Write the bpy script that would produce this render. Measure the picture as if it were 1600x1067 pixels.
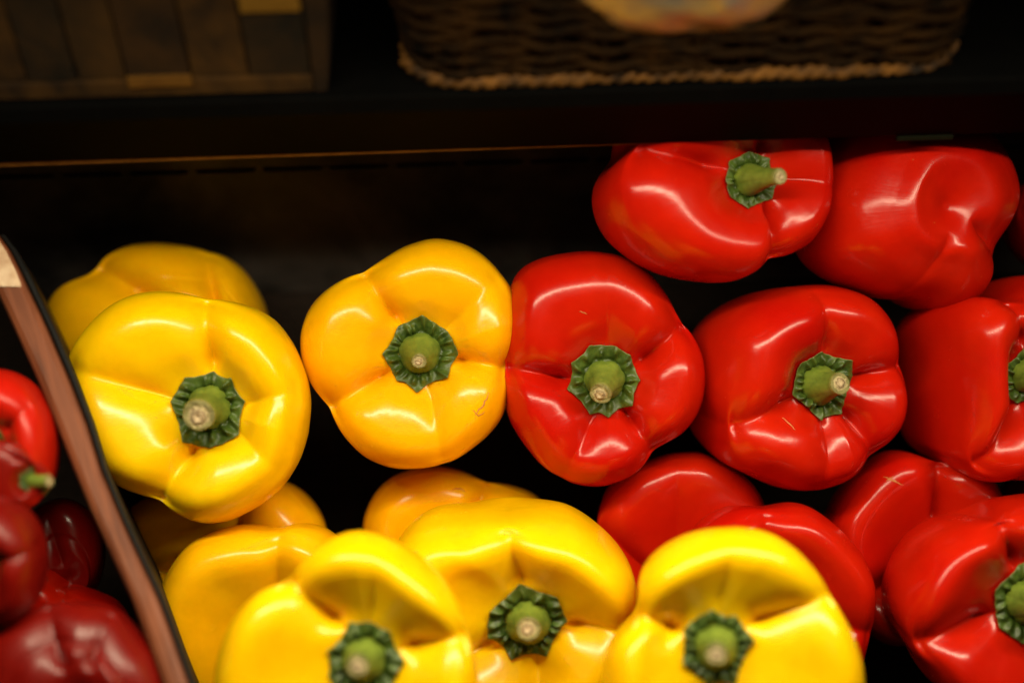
import bpy, math
import numpy as np
from mathutils import Vector, Matrix

# ------------------------------------------------------------------ clearing
for o in list(bpy.data.objects):
    bpy.data.objects.remove(o)
scene = bpy.context.scene
C = scene.collection
R = math.radians

# ------------------------------------------------------------------ camera
PITCH, ROLL, LENS = 45.0, 1.7, 50.0
CAM = Vector((0.0, -0.45, 1.45))
U0 = Vector((0, math.sin(R(PITCH)), math.cos(R(PITCH))))       # up in the picture before the roll
V0 = Vector((0, math.cos(R(PITCH)), -math.sin(R(PITCH))))      # viewing direction
X0 = Vector((1, 0, 0))
cx = X0 * math.cos(R(ROLL)) - U0 * math.sin(R(ROLL))
cy = X0 * math.sin(R(ROLL)) + U0 * math.cos(R(ROLL))
cz = -V0
MC = Matrix(((cx.x, cy.x, cz.x, CAM.x), (cx.y, cy.y, cz.y, CAM.y), (cx.z, cy.z, cz.z, CAM.z), (0, 0, 0, 1)))
cam_data = bpy.data.cameras.new("camera")
cam = bpy.data.objects.new("camera", cam_data)
C.objects.link(cam)
cam.matrix_world = MC
cam_data.lens = LENS
cam_data.sensor_width = 36
cam_data.clip_start = 0.01
cam_data.clip_end = 50
cam_data.dof.use_dof = True
cam_data.dof.focus_distance = 0.598
cam_data.dof.aperture_fstop = 2.6
scene.camera = cam

# ------------------------------------------------------------------ world, lamps, exposure
w = bpy.data.worlds.new("World")
scene.world = w
w.use_nodes = True
w.node_tree.nodes['Background'].inputs[0].default_value = (1.0, 0.72, 0.45, 1)
w.node_tree.nodes['Background'].inputs[1].default_value = 0.012
scene.view_settings.view_transform = 'Standard'
scene.view_settings.look = 'None'
scene.view_settings.exposure = 0
scene.view_settings.gamma = 1
scene.view_settings.use_curve_mapping = False


def W(x, y, d):
    return MC @ Vector((x, y, -d))


def lamp(name, pos, aim, sx, sy, power, col, spread=180):
    l = bpy.data.lights.new(name, 'AREA')
    l.shape = 'RECTANGLE'
    l.size, l.size_y = sx, sy
    l.energy = power
    l.color = col
    l.spread = R(spread)
    o = bpy.data.objects.new(name, l)
    C.objects.link(o)
    z = (pos - aim).normalized()
    x = Vector((1, 0, 0))
    x = (x - z * x.dot(z)).normalized()
    y = z.cross(x)
    m = Matrix(((x.x, y.x, z.x, pos.x), (x.y, y.y, z.y, pos.y), (x.z, y.z, z.z, pos.z), (0, 0, 0, 1)))
    o.matrix_world = m
    return o


lamp("strip_lamp", W(0.05, 0.116, 0.355), W(0.05, -0.35, 0.355 + 0.466 * 0.25), 0.62, 0.028, 2.85, (1.0, 0.87, 0.60))
lamp("front_fill", W(0.15, 0.20, -0.50), W(0.02, -0.02, 0.62), 0.6, 0.5, 0.40, (1.0, 0.66, 0.38))  # added soft warm fill from behind the camera, lifts the shaded peppers

# ------------------------------------------------------------------ helpers
K = 1600 * LENS / 36.0


def P(px, py, d):
    """a point of the place, from a direction of sight and its distance"""
    return W((px - 800) / K * d, (533.5 - py) / K * d, d)


def mesh_obj(name, verts, faces, mat, parent=None, smooth=True):
    me = bpy.data.meshes.new(name)
    me.from_pydata([tuple(v) for v in verts], [], [tuple(f) for f in faces])
    me.update()
    if smooth:
        me.polygons.foreach_set('use_smooth', [True] * len(me.polygons))
    me.materials.append(mat)
    o = bpy.data.objects.new(name, me)
    C.objects.link(o)
    if parent:
        o.parent = parent
    return o


def empty(name, mat4):
    o = bpy.data.objects.new(name, None)
    o.empty_display_size = 0.02
    C.objects.link(o)
    o.matrix_world = mat4
    return o


def tag(o, label, cat, group=None):
    o['label'] = label
    o['category'] = cat
    if group:
        o['group'] = group
    return o


def new_mat(name):
    m = bpy.data.materials.new(name)
    m.use_nodes = True
    n = m.node_tree
    return m, n, n.nodes['Principled BSDF']


def noise_node(n, scale, detail=3, rough=0.5, coord=None, dist=0.0):
    t = n.nodes.new('ShaderNodeTexNoise')
    t.inputs['Scale'].default_value = scale
    t.inputs['Detail'].default_value = detail
    t.inputs['Roughness'].default_value = rough
    t.inputs['Distortion'].default_value = dist
    if coord is not None:
        n.links.new(coord, t.inputs['Vector'])
    return t


def ramp(n, src, stops):
    r = n.nodes.new('ShaderNodeValToRGB')
    while len(r.color_ramp.elements) < len(stops):
        r.color_ramp.elements.new(0.5)
    for e, (p, c) in zip(r.color_ramp.elements, stops):
        e.position = p
        e.color = (*c, 1) if len(c) == 3 else c
    n.links.new(src, r.inputs[0])
    return r


def obj_coord(n):
    return n.nodes.new('ShaderNodeTexCoord').outputs['Object']


def mapped(n, src, scale=(1, 1, 1), loc=(0, 0, 0)):
    m = n.nodes.new('ShaderNodeMapping')
    m.inputs['Scale'].default_value = scale
    m.inputs['Location'].default_value = loc
    n.links.new(src, m.inputs['Vector'])
    return m.outputs[0]


def skin_mat(name, base, warm, seed, rough=0.2):
    """glossy pepper skin: slow drift between two hues, pinprick dots, smudged gloss"""
    m, n, b = new_mat(name)
    co = mapped(n, obj_coord(n), loc=(seed * 1.37, seed * 0.71, seed * 2.1))
    nz = noise_node(n, 22, 2, 0.5, co, 0.4)
    r = ramp(n, nz.outputs['Fac'], [(0.34, base), (0.84, warm)])
    # fine streaks and mottling
    n2 = noise_node(n, 160, 5, 0.6, co)
    r2 = ramp(n, n2.outputs['Fac'], [(0.3, (0.95, 0.95, 0.95)), (0.7, (1.04, 1.04, 1.04))])
    mx = n.nodes.new('ShaderNodeMix')
    mx.data_type = 'RGBA'
    mx.blend_type = 'MULTIPLY'
    mx.inputs[0].default_value = 1.0
    n.links.new(r.outputs[0], mx.inputs[6])
    n.links.new(r2.outputs[0], mx.inputs[7])
    # sparse pale specks
    vo = n.nodes.new('ShaderNodeTexVoronoi')
    vo.inputs['Scale'].default_value = 190
    n.links.new(co, vo.inputs['Vector'])
    near = ramp(n, vo.outputs['Distance'], [(0.0, (1, 1, 1)), (0.085, (0, 0, 0))])
    pick = ramp(n, vo.outputs['Color'], [(0.80, (0, 0, 0)), (0.84, (1, 1, 1))])
    mul = n.nodes.new('ShaderNodeMath')
    mul.operation = 'MULTIPLY'
    n.links.new(near.outputs[0], mul.inputs[0])
    n.links.new(pick.outputs[0], mul.inputs[1])
    sc = n.nodes.new('ShaderNodeMath')
    sc.operation = 'MULTIPLY'
    sc.inputs[1].default_value = 0.6
    n.links.new(mul.outputs[0], sc.inputs[0])
    mx2 = n.nodes.new('ShaderNodeMix')
    mx2.data_type = 'RGBA'
    n.links.new(sc.outputs[0], mx2.inputs[0])
    n.links.new(mx.outputs[2], mx2.inputs[6])
    mx2.inputs[7].default_value = (min(1, warm[0] * 1.1), warm[1] * 1.2 + 0.16, warm[2] + 0.05, 1)
    n.links.new(mx2.outputs[2], b.inputs['Base Color'])
    # gloss varies with handling smudges
    n3 = noise_node(n, 60, 4, 0.65, co)
    mr = n.nodes.new('ShaderNodeMapRange')
    mr.inputs[1].default_value = 0.3
    mr.inputs[2].default_value = 0.75
    mr.inputs[3].default_value = rough - 0.01
    mr.inputs[4].default_value = rough + 0.10
    n.links.new(n3.outputs['Fac'], mr.inputs[0])
    n.links.new(mr.outputs[0], b.inputs['Roughness'])
    b.inputs['IOR'].default_value = 1.40
    b.inputs['Subsurface Weight'].default_value = 0.35
    b.inputs['Subsurface Radius'].default_value = (1.0, 0.45, 0.1)
    b.inputs['Subsurface Scale'].default_value = 0.006
    b.inputs['Coat Weight'].default_value = 0.06
    b.inputs['Coat Roughness'].default_value = 0.14
    bp = n.nodes.new('ShaderNodeBump')
    bp.inputs['Strength'].default_value = 0.10
    bp.inputs['Distance'].default_value = 0.0006
    n4 = noise_node(n, 240, 4, 0.6, co)
    n.links.new(n4.outputs['Fac'], bp.inputs['Height'])
    bp2 = n.nodes.new('ShaderNodeBump')
    bp2.inputs['Strength'].default_value = 0.15
    bp2.inputs['Distance'].default_value = 0.0012
    n5 = noise_node(n, 34, 2, 0.5, co, 0.3)
    n.links.new(n5.outputs['Fac'], bp2.inputs['Height'])
    n.links.new(bp.outputs[0], bp2.inputs['Normal'])
    # faint ribs running from stalk to tip
    av = n.nodes.new('ShaderNodeAttribute')
    av.attribute_name = 'skin'
    n6 = noise_node(n, 2.6, 3, 0.6, av.outputs['Vector'])
    bp3 = n.nodes.new('ShaderNodeBump')
    bp3.inputs['Strength'].default_value = 0.06
    bp3.inputs['Distance'].default_value = 0.0009
    n.links.new(n6.outputs['Fac'], bp3.inputs['Height'])
    n.links.new(bp2.outputs[0], bp3.inputs['Normal'])
    bp2 = bp3
    n.links.new(bp2.outputs[0], b.inputs['Normal'])
    return m


def green_mat(name, dark, light, scale=170, rough=0.42, attr=False):
    m, n, b = new_mat(name)
    co = obj_coord(n)
    nz = noise_node(n, scale, 5, 0.65, co, 0.3)
    r = ramp(n, nz.outputs['Fac'], [(0.32, dark), (0.70, light)])
    out = r.outputs[0]
    if attr:
        a = n.nodes.new('ShaderNodeAttribute')
        a.attribute_name = 'tip'
        ra = ramp(n, a.outputs['Fac'], [(0.0, (0, 0, 0)), (0.55, (0.12, 0.12, 0.12)), (1.0, (0.75, 0.75, 0.75))])
        mx = n.nodes.new('ShaderNodeMix')
        mx.data_type = 'RGBA'
        n.links.new(ra.outputs[0], mx.inputs[0])
        n.links.new(out, mx.inputs[6])
        mx.inputs[7].default_value = (0.24, 0.23, 0.07, 1)
        out = mx.outputs[2]
    n.links.new(out, b.inputs['Base Color'])
    b.inputs['Roughness'].default_value = rough
    bp = n.nodes.new('ShaderNodeBump')
    bp.inputs['Strength'].default_value = 0.5
    bp.inputs['Distance'].default_value = 0.0006
    n4 = noise_node(n, 420, 4, 0.6, co)
    n.links.new(n4.outputs['Fac'], bp.inputs['Height'])
    n.links.new(bp.outputs[0], b.inputs['Normal'])
    return m


def cut_mat():
    m, n, b = new_mat('cut_stalk_face')
    a = n.nodes.new('ShaderNodeAttribute')
    a.attribute_name = 'tip'
    co = obj_coord(n)
    nz = noise_node(n, 900, 3, 0.7, co)
    ad = n.nodes.new('ShaderNodeMath')
    ad.operation = 'MULTIPLY_ADD'
    ad.inputs[1].default_value = 0.75
    n.links.new(nz.outputs['Fac'], ad.inputs[0])
    n.links.new(a.outputs['Fac'], ad.inputs[2])
    r = ramp(n, ad.outputs[0], [(0.22, (0.62, 0.50, 0.33)), (0.62, (0.50, 0.38, 0.22)), (0.74, (0.17, 0.11, 0.05)),
                               (0.84, (0.48, 0.39, 0.22)), (1.15, (0.40, 0.33, 0.15)), (1.3, (0.22, 0.20, 0.07))])
    n.links.new(r.outputs[0], b.inputs['Base Color'])
    b.inputs['Roughness'].default_value = 0.8
    bp = n.nodes.new('ShaderNodeBump')
    bp.inputs['Strength'].default_value = 0.9
    bp.inputs['Distance'].default_value = 0.0007
    n.links.new(nz.outputs['Fac'], bp.inputs['Height'])
    n.links.new(bp.outputs[0], b.inputs['Normal'])
    return m


CALYX = green_mat('calyx_green', (0.017, 0.042, 0.005), (0.085, 0.140, 0.018), 260, 0.42, True)
STEM = green_mat('stem_green', (0.085, 0.14, 0.014), (0.20, 0.27, 0.03), 130, 0.42, True)
CUT = cut_mat()

# ------------------------------------------------------------------ the pepper
PROF_TOP = [(0, -.05), (.08, -.05), (.16, -.045), (.25, -.025), (.36, .035), (.48, .125), (.59, .20), (.69, .23), (.79, .20),
            (.88, .10), (.95, -.04), (.985, -.20), (1.0, -.38), (.985, -.64), (.93, -.93), (.83, -1.19), (.68, -1.39),
            (.48, -1.49), (.28, -1.48), (.12, -1.42), (0, -1.40)]
PROF_BOWL = [(0, -.05), (.08, -.05), (.16, -.045), (.25, -.025), (.36, .03), (.48, .10), (.60, .17), (.70, .225), (.79, .245),
             (.87, .21), (.94, .10), (.985, -.06), (1.0, -.26), (.99, -.54), (.94, -.86), (.84, -1.15), (.68, -1.38),
             (.48, -1.49), (.28, -1.48), (.12, -1.42), (0, -1.40)]
PROF_END = [(0, -.065), (.05, -.06), (.12, -.03), (.20, .0), (.29, .015), (.40, .01), (.52, -.025), (.64, -.085), (.76, -.18),
            (.86, -.32), (.94, -.51), (.985, -.74), (1.0, -.98), (.985, -1.2), (.93, -1.4), (.83, -1.55), (.68, -1.62),
            (.48, -1.55), (.28, -1.45), (.12, -1.42), (0, -1.42)]


def catmull(pts, n):
    """Catmull-Rom through the profile points, n samples"""
    p = np.array(pts, float)
    p = np.vstack([2 * p[0] - p[1], p, 2 * p[-1] - p[-2]])
    t = np.linspace(0, len(pts) - 1 - 1e-9, n)
    i = t.astype(int)
    f = (t - i)[:, None]
    a, b, c, d = p[i], p[i + 1], p[i + 2], p[i + 3]
    return 0.5 * (2 * b + (c - a) * f + (2 * a - 5 * b + 4 * c - d) * f ** 2 + (3 * b - a - 3 * c + d) * f ** 3)


def wave_noise(x, y, z, seed, freq, octs=2):
    rng = np.random.RandomState(seed)
    out = 0
    amp = 1.0
    for o in range(octs):
        for k in range(5):
            d = rng.normal(size=3)
            d /= np.linalg.norm(d)
            ph = rng.uniform(0, 6.28)
            out = out + amp * np.sin(freq * (d[0] * x + d[1] * y + d[2] * z) + ph + 0.8 * np.sin(freq * 0.6 * (d[1] * x + d[2] * y + d[0] * z) + ph * 2))
        amp *= 0.45
        freq *= 2.0
    return out / 5.0


def sstep(a, b, x):
    t = np.clip((x - a) / (b - a), 0, 1)
    return t * t * (3 - 2 * t)


def body_grid(Rphi, Rm, grooves, prof, length, seed, amp, cav=1.0, zoff=0.0, off=(0, 0)):
    """Rphi: radii round the axis (m). Returns x, y, z arrays [nphi, ns] in the pepper's own frame"""
    nphi = len(Rphi)
    phi = np.arange(nphi) * 2 * np.pi / nphi
    rho = prof[:, 0][None, :]
    zz = prof[:, 1][None, :].copy()
    zz = np.where(zz < 0, np.where(np.arange(len(prof)) > len(prof) // 3, zz * length, zz), zz * cav)
    s = np.linspace(0, 1, len(prof))[None, :]
    G = np.zeros((nphi, 1))
    Gs = np.zeros((nphi, 1))
    for ga, gd, gw in grooves:
        d = np.abs((phi - ga + np.pi) % (2 * np.pi) - np.pi)[:, None]
        G = np.maximum(G, gd * np.exp(-(np.sqrt(d * d + 0.0009) - 0.03) / (gw * .62)))
        Gs = np.maximum(Gs, gd * np.exp(-(d / (gw * 1.45)) ** 2))
    mixr = sstep(.18, .65, rho) * (s < .5) + sstep(.12, .6, rho) * (s >= .5)
    rr = rho * (Rm * (1 - mixr) + Rphi[:, None] * mixr)
    # furrow between lobes: the shoulder drops, the flank is drawn in
    up = sstep(.22, .44, rho) * (1 - sstep(.88, 1.0, rho)) * (s < .62)
    dn = sstep(.25, .6, rho) * sstep(.60, .85, s)
    z = zz * Rm - (G * 0.16 + Gs * 0.085) * up * Rm + Gs * dn * 0.08 * Rm
    side = sstep(.80, 1.0, rho)
    rr = rr * (1 - 0.11 * side * Gs * sstep(.45, .72, s) - 0.04 * side * G)
    # inner lip of the shoulder swells towards the calyx on each lobe
    lobe = 1 - np.clip(G * 1.3, 0, 1)
    z = z + lobe * (0.05 if prof[:, 1].max() < .238 else 0.0) * Rm * np.exp(-((rho - .45) / .13) ** 2) * (s < .5)
    wc = 1 - (1 - sstep(.24, 1.0, rho)) * (s < .5)
    x = rr * np.cos(phi)[:, None] + off[0] * wc
    y = rr * np.sin(phi)[:, None] + off[1] * wc
    if amp > 0:
        nn = wave_noise(x / Rm, y / Rm, z / Rm, seed, 2.6, 2)
        m = sstep(.25, .5, rho)
        k = 1 + amp * nn * m
        x, y = x * k, y * k
        z = z + amp * 0.9 * Rm * m * wave_noise(x / Rm, y / Rm, z / Rm, seed + 77, 3.0, 2)
    return x, y, z + zoff * Rm


def poly_radius(c, pts):
    """distance from c to the closed outline for 180 directions, picture frame with y up"""
    pts = np.array(pts, float)
    v = pts - np.array(c)
    v[:, 1] *= -1
    out = np.zeros(180)
    nx = np.roll(v, -1, axis=0)
    for i in range(180):
        a = i * np.pi / 90
        d = np.array([math.cos(a), math.sin(a)])
        best = 0
        for p, q in zip(v, nx):
            e = q - p
            det = d[0] * (-e[1]) + e[0] * d[1]
            if abs(det) < 1e-9:
                continue
            t = (p[0] * (-e[1]) + e[0] * p[1]) / det
            u = (d[0] * p[1] - d[1] * p[0]) / det
            if t > 0 and -1e-6 <= u <= 1 + 1e-6:
                best = max(best, t)
        out[i] = best
    for i in range(180):
        if out[i] == 0:
            out[i] = max(out[i - 1], 1)
    k = np.array([1, 2, 3, 2, 1.]) / 9
    return sum(k[j] * np.roll(out, j - 2) for j in range(5))


def local_frame(tx, ty):
    """pepper axis tilted from the line of sight; returns 3x3 (columns x, y, z) in camera axes (x right, y up, z to the camera)"""
    az = math.sqrt(max(0.05, 1 - tx * tx - ty * ty))
    z = Vector((tx, ty, az)).normalized()
    x = Vector((1, 0, 0))
    x = (x - z * x.dot(z)).normalized()
    y = z.cross(x)
    return Matrix((x, y, z)).transposed()


def grid_faces(nphi, ns):
    j = np.arange(nphi)[:, None]
    i = np.arange(ns - 1)[None, :]
    a = j * ns + i
    b = ((j + 1) % nphi) * ns + i
    f = np.stack([a, a + 1, b + 1, b], axis=-1).reshape(-1, 4)
    return f


def fast_mesh(name, co, faces, mat, parent, flip=False, attr=None, vec=None):
    me = bpy.data.meshes.new(name)
    faces = np.array(faces)
    if flip:
        faces = faces[:, ::-1]
    nf, k = faces.shape
    me.vertices.add(len(co))
    me.vertices.foreach_set('co', np.ascontiguousarray(co, dtype=np.float32).ravel())
    me.loops.add(nf * k)
    me.loops.foreach_set('vertex_index', np.ascontiguousarray(faces, dtype=np.int32).ravel())
    me.polygons.add(nf)
    me.polygons.foreach_set('loop_start', np.arange(0, nf * k, k, dtype=np.int32))
    me.polygons.foreach_set('use_smooth', np.ones(nf, dtype=bool))
    me.update(calc_edges=True)
    me.validate()
    if attr is not None:
        at = me.attributes.new('tip', 'FLOAT', 'POINT')
        at.data.foreach_set('value', np.ascontiguousarray(attr, dtype=np.float32))
    if vec is not None:
        at = me.attributes.new('skin', 'FLOAT_VECTOR', 'POINT')
        at.data.foreach_set('vector', np.ascontiguousarray(vec, dtype=np.float32).ravel())
    me.materials.append(mat)
    o = bpy.data.objects.new(name, me)
    C.objects.link(o)
    o.parent = parent
    return o


def make_pepper(label, cat, group, mat, stem, depth, tilt, outline, grooves, tip=(0, 0), tip_r=0.27, stem_len=0.42,
                end=False, length=1.0, seed=1, amp=0.013, calyx=0.30, cav=1.0, res=256, name='bell_pepper', calyx_rot=0.0, bowl=False):
    PRO = PROF_END if end else (PROF_BOWL if bowl else PROF_TOP)
    F = local_frame(*tilt)
    Fn = np.array(F)
    pa = np.array(outline, float)
    pn = np.roll(pa, -1, axis=0)
    cr_ = pa[:, 0] * pn[:, 1] - pn[:, 0] * pa[:, 1]
    cen_px = ((pa + pn) * cr_[:, None]).sum(0) / (3 * cr_.sum())
    target = poly_radius(cen_px, outline)
    area = 0.5 * np.sum(target ** 2) * np.pi / 90
    Rpx = math.sqrt(area / math.pi)
    origin = np.array([(stem[0] - 800) / K * depth, (533.5 - stem[1]) / K * depth, -depth])
    Rm = Rpx / K * (depth + 0.012)
    eq = (1.0 if end else .38) * Rm
    ov = np.array([(cen_px[0] - stem[0]) / K * depth + eq * tilt[0], -(cen_px[1] - stem[1]) / K * depth + eq * tilt[1], 0.0])
    off = (Fn.T @ ov)[:2]
    ol = math.hypot(*off)
    if ol > .55 * Rm:
        off = off * (.55 * Rm / ol)
    # groove directions: picture point -> angle round the axis
    gl = []
    for gx, gy, gd, gw in grooves:
        v = np.array([gx - cen_px[0], -(gy - cen_px[1]), 0.0])
        lv = Fn.T @ v
        gl.append((math.atan2(lv[1], lv[0]), gd, gw))
    prof_lo = catmull(PRO, 60)
    nlo = 90
    Rp = np.full(nlo, Rm)
    ang0 = np.arange(nlo) * 2 * np.pi / nlo
    for it in range(14):
        x, y, z = body_grid(Rp, Rm, gl, prof_lo, length, seed, 0, cav, 0.0, off)
        pc = np.stack([x, y, z], -1) @ Fn.T + origin
        u = pc[..., 0] / -pc[..., 2] * K + 800 - cen_px[0]
        v = pc[..., 1] / -pc[..., 2] * K - (533.5 - cen_px[1])
        rad = np.hypot(u, v)
        # the silhouette in 90 directions of the picture
        ang = np.mod(np.arctan2(v, u), 2 * np.pi)
        sil = np.zeros(nlo)
        col = np.zeros(nlo)
        bi = (ang * nlo / (2 * np.pi)).astype(int) % nlo
        jj = np.broadcast_to(np.arange(nlo)[:, None], rad.shape)
        order = np.argsort(rad.ravel())
        sil[bi.ravel()[order]] = rad.ravel()[order]
        best = rad.argmax(axis=1)
        rb = rad[np.arange(nlo), best]
        ab = ang[np.arange(nlo), best]
        tr = np.interp(ab, np.arange(181) * np.pi / 90, np.append(target, target[0]))
        sb = np.interp(ab, (np.arange(nlo + 1)) * 2 * np.pi / nlo + np.pi / nlo, np.append(np.where(sil > 0, sil, rb.mean()), sil[0]))
        ratio = tr / np.maximum(np.maximum(rb, sb * 0.97), 1)
        Rp = Rp * np.clip(ratio, .8, 1.25) ** 0.7
        Rp = np.clip(Rp, Rm * .55, Rm * 1.7)
        Rp = 0.2 * np.roll(Rp, 1) + 0.6 * Rp + 0.2 * np.roll(Rp, -1)
    a1 = np.arange(res) * 2 * np.pi / res
    Rh = np.interp(a1, np.append(ang0, 2 * np.pi), np.append(Rp, Rp[0]))
    k = np.array([1, 2, 3, 2, 1.]) / 9
    Rh = sum(k[j] * np.roll(Rh, j - 2) for j in range(5))
    ns = 120
    prof = catmull(PRO, ns)
    x, y, z = body_grid(Rh, Rm, gl, prof, length, seed, amp, cav, 0.0, off)
    M = Matrix.Translation(Vector(origin)) @ F.to_4x4()
    root = empty(name, MC @ M)
    tag(root, label, cat, group)
    co = np.stack([x, y, z], -1).reshape(-1, 3)
    a2 = a1[:, None] + 0 * x
    sv = np.stack([np.cos(a2) * 9, np.sin(a2) * 9, np.linspace(0, 3.2, ns)[None, :] + 0 * x], -1)
    fast_mesh('body', co, grid_faces(res, ns), mat, root, vec=sv)
    rng = np.random.RandomState(seed + 500)
    if end:
        # dry speck where the flower was
        n = 10
        vs = [(0, 0, -.085 * Rm)]
        for i in range(n):
            a = i * 2 * math.pi / n
            r_ = Rm * .022 * (1 + .4 * rng.rand())
            vs.append((r_ * math.cos(a), r_ * math.sin(a), -.095 * Rm))
        mesh_obj('blossom_scar', vs, [(0, i + 1, (i + 1) % n + 1) for i in range(n)], CUT_PLAIN, root)
        return root
    # ---- calyx
    Rc = calyx * Rm
    nphi, nr = 144, 20
    ph = np.arange(nphi) * 2 * np.pi / nphi
    nc = rng.choice([6, 7, 7, 8, 9])
    cor = np.sort((np.arange(nc) + rng.uniform(-.27, .27, nc)) * 2 * np.pi / nc + calyx_rot)
    cr = rng.uniform(.97, 1.12, nc)
    dent = rng.uniform(-.04, .10, nc)
    E = np.zeros(nphi)
    tipw = np.zeros(nphi)
    for i in range(nphi):
        a = ph[i]
        rel = (a - cor) % (2 * np.pi)
        k0 = rel.argmin()
        k1 = (k0 + 1) % nc
        span = (cor[k1] - cor[k0]) % (2 * np.pi)
        t = rel[k0] / span
        p0 = np.array([math.cos(cor[k0]), math.sin(cor[k0])]) * cr[k0]
        p1 = np.array([math.cos(cor[k1]), math.sin(cor[k1])]) * cr[k1]
        d = np.array([math.cos(a), math.sin(a)])
        e = p1 - p0
        det = d[0] * (-e[1]) + e[0] * d[1]
        E[i] = (p0[0] * (-e[1]) + e[0] * p0[1]) / det
        E[i] *= 1 - dent[k0] * math.sin(math.pi * t)
        tipw[i] = max(0, 1 - min(t, 1 - t) / .12)
    E *= 1 + .008 * np.sin(ph * 19 + seed)
    nl = rng.choice([14, 16, 17, 18])
    la = (np.arange(nl) + rng.uniform(-.28, .28, nl)) * 2 * np.pi / nl
    lh = rng.uniform(.35, .95, nl)
    lm = rng.uniform(.70, .84, nl)
    u = np.linspace(.30, 1, nr)
    uu, pp = np.meshgrid(u, ph)
    rr = uu * E[:, None] * Rc
    # rest on the shoulder of the body
    ridge = int(ns * 0.32)
    zb = np.zeros_like(rr)
    for i in range(nphi):
        j = int(round(i * res / nphi)) % res
        rb = np.hypot(x[j, :ridge], y[j, :ridge])
        zb[i] = np.interp(rr[i], rb, z[j, :ridge])
    # a leaf bridges the furrows instead of sinking into them
    zr = zb.mean(axis=0, keepdims=True)
    zb = np.maximum(zb, 0.45 * zb + 0.55 * zr)
    hb = np.zeros_like(rr)
    for a, h, mm, lt in zip(la, lh, lm, rng.normal(size=nl)):
        d = np.abs((pp - a + np.pi) % (2 * np.pi) - np.pi)
        dd = np.abs((pp + .25 * lt * (uu - .7) - a + np.pi) % (2 * np.pi) - np.pi)
        hb = np.maximum(hb, h * np.exp(-(dd / (1.55 / nl)) ** 2) * np.exp(-(np.abs(uu - mm) / .16) ** 2.4))
    crm = wave_noise(rr / Rc * np.cos(pp), rr / Rc * np.sin(pp), 0 * rr, seed + 9, 9.0, 2)
    zc = zb + Rc * (0.085 + 0.25 * hb + 0.05 * crm * (1 - sstep(.85, 1, uu))) - Rc * 0.07 * np.exp(-((uu - .60) / .05) ** 2)
    zc += Rc * 0.05 * sstep(.86, 1, uu) * tipw[:, None]
    cx_, cy_ = rr * np.cos(pp), rr * np.sin(pp)
    # thin underside so the leaf has thickness
    top = np.stack([cx_, cy_, zc], -1)
    edge = np.stack([cx_[:, -1] * .985, cy_[:, -1] * .985, zc[:, -1] - Rc * .05], -1)[:, None, :]
    cal = np.concatenate([top, edge], axis=1).reshape(-1, 3)
    tatt = np.concatenate([sstep(.90, 1, uu) * .75 + 0.25 * hb * 0, np.full((nphi, 1), .8)], axis=1).ravel()
    fast_mesh('calyx', cal, grid_faces(nphi, nr + 1), CALYX, root, flip=True, attr=tatt)
    # ---- stem
    Ls = stem_len * Rm
    off = np.array([tip[0], -tip[1], 0.0]) / K * (depth - Ls)
    lat = math.hypot(off[0], off[1])
    if lat > Ls * .95:
        Ls = lat / .95
    off[2] = math.sqrt(Ls * Ls - lat * lat)
    T = Fn.T @ off
    if T[2] < 0.35 * Ls:
        T[2] = 0.35 * Ls
    z0 = zr[0, 0] + Rc * 0.02
    n1, n2 = 72, 26
    t = np.linspace(0, 1, n2)
    # the stalk leaves along the axis and bends to the tip
    P0 = np.array([0, 0, z0])
    P1 = np.array([T[0] * .18, T[1] * .18, z0 + T[2] * .45])
    P2 = P0 + T
    cen = ((1 - t) ** 2)[:, None] * P0 + (2 * t * (1 - t))[:, None] * P1 + (t ** 2)[:, None] * P2
    tan = np.gradient(cen, axis=0)
    tan /= np.linalg.norm(tan, axis=1)[:, None]
    rt = tip_r * Rc
    rad = Rc * np.interp(t, [0, .08, .2, .4, .65, .88, 1], [.57, .58, .53, .45, .38, .34, .33])
    rad = rad * (1 - sstep(.25, 1.0, t)) + (rt * np.interp(t, [0, .5, .85, .95, 1], [1.5, 1.2, 1.0, 1.06, 1.0])) * sstep(.25, 1.0, t)
    ribs = rng.choice([5, 6])
    rp = rng.uniform(0, 6)
    a = np.arange(n1) * 2 * np.pi / n1
    pts = []
    for i in range(n2):
        zz_ = tan[i]
        xx = np.array([1, 0, 0]) - zz_ * zz_[0]
        xx /= np.linalg.norm(xx)
        yy = np.cross(zz_, xx)
        rib = 1 + (.040 * (1 - t[i]) + .015) * (np.abs(np.cos(ribs * .5 * a + rp + .5 * np.sin(a + rp))) ** .5 * 2 - 1.3) + .02 * np.sin(3 * a + rp + 4 * t[i])
        pts.append(cen[i] + rad[i] * rib[:, None] * (np.cos(a)[:, None] * xx + np.sin(a)[:, None] * yy))
    st = np.stack(pts, axis=1)
    att = np.broadcast_to(np.interp(t, [0, .5, .9, 1], [0, .15, .5, 1.0])[None, :], (n1, n2)).ravel()
    so = fast_mesh('stem', st.reshape(-1, 3), grid_faces(n1, n2), STEM, root, flip=True, attr=att)
    # cut face: shallow dish with a raised core, sliced a little askew
    zz_ = tan[-1]
    rim = pts[-1]
    q1, q2 = rng.uniform(0, 6.28, 2)
    c = cen[-1]
    n3 = 9
    q = np.linspace(1.0, 0, n3)
    sk = rng.normal(size=3) * .12
    sl = (rim - c) @ sk
    cp = []
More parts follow.
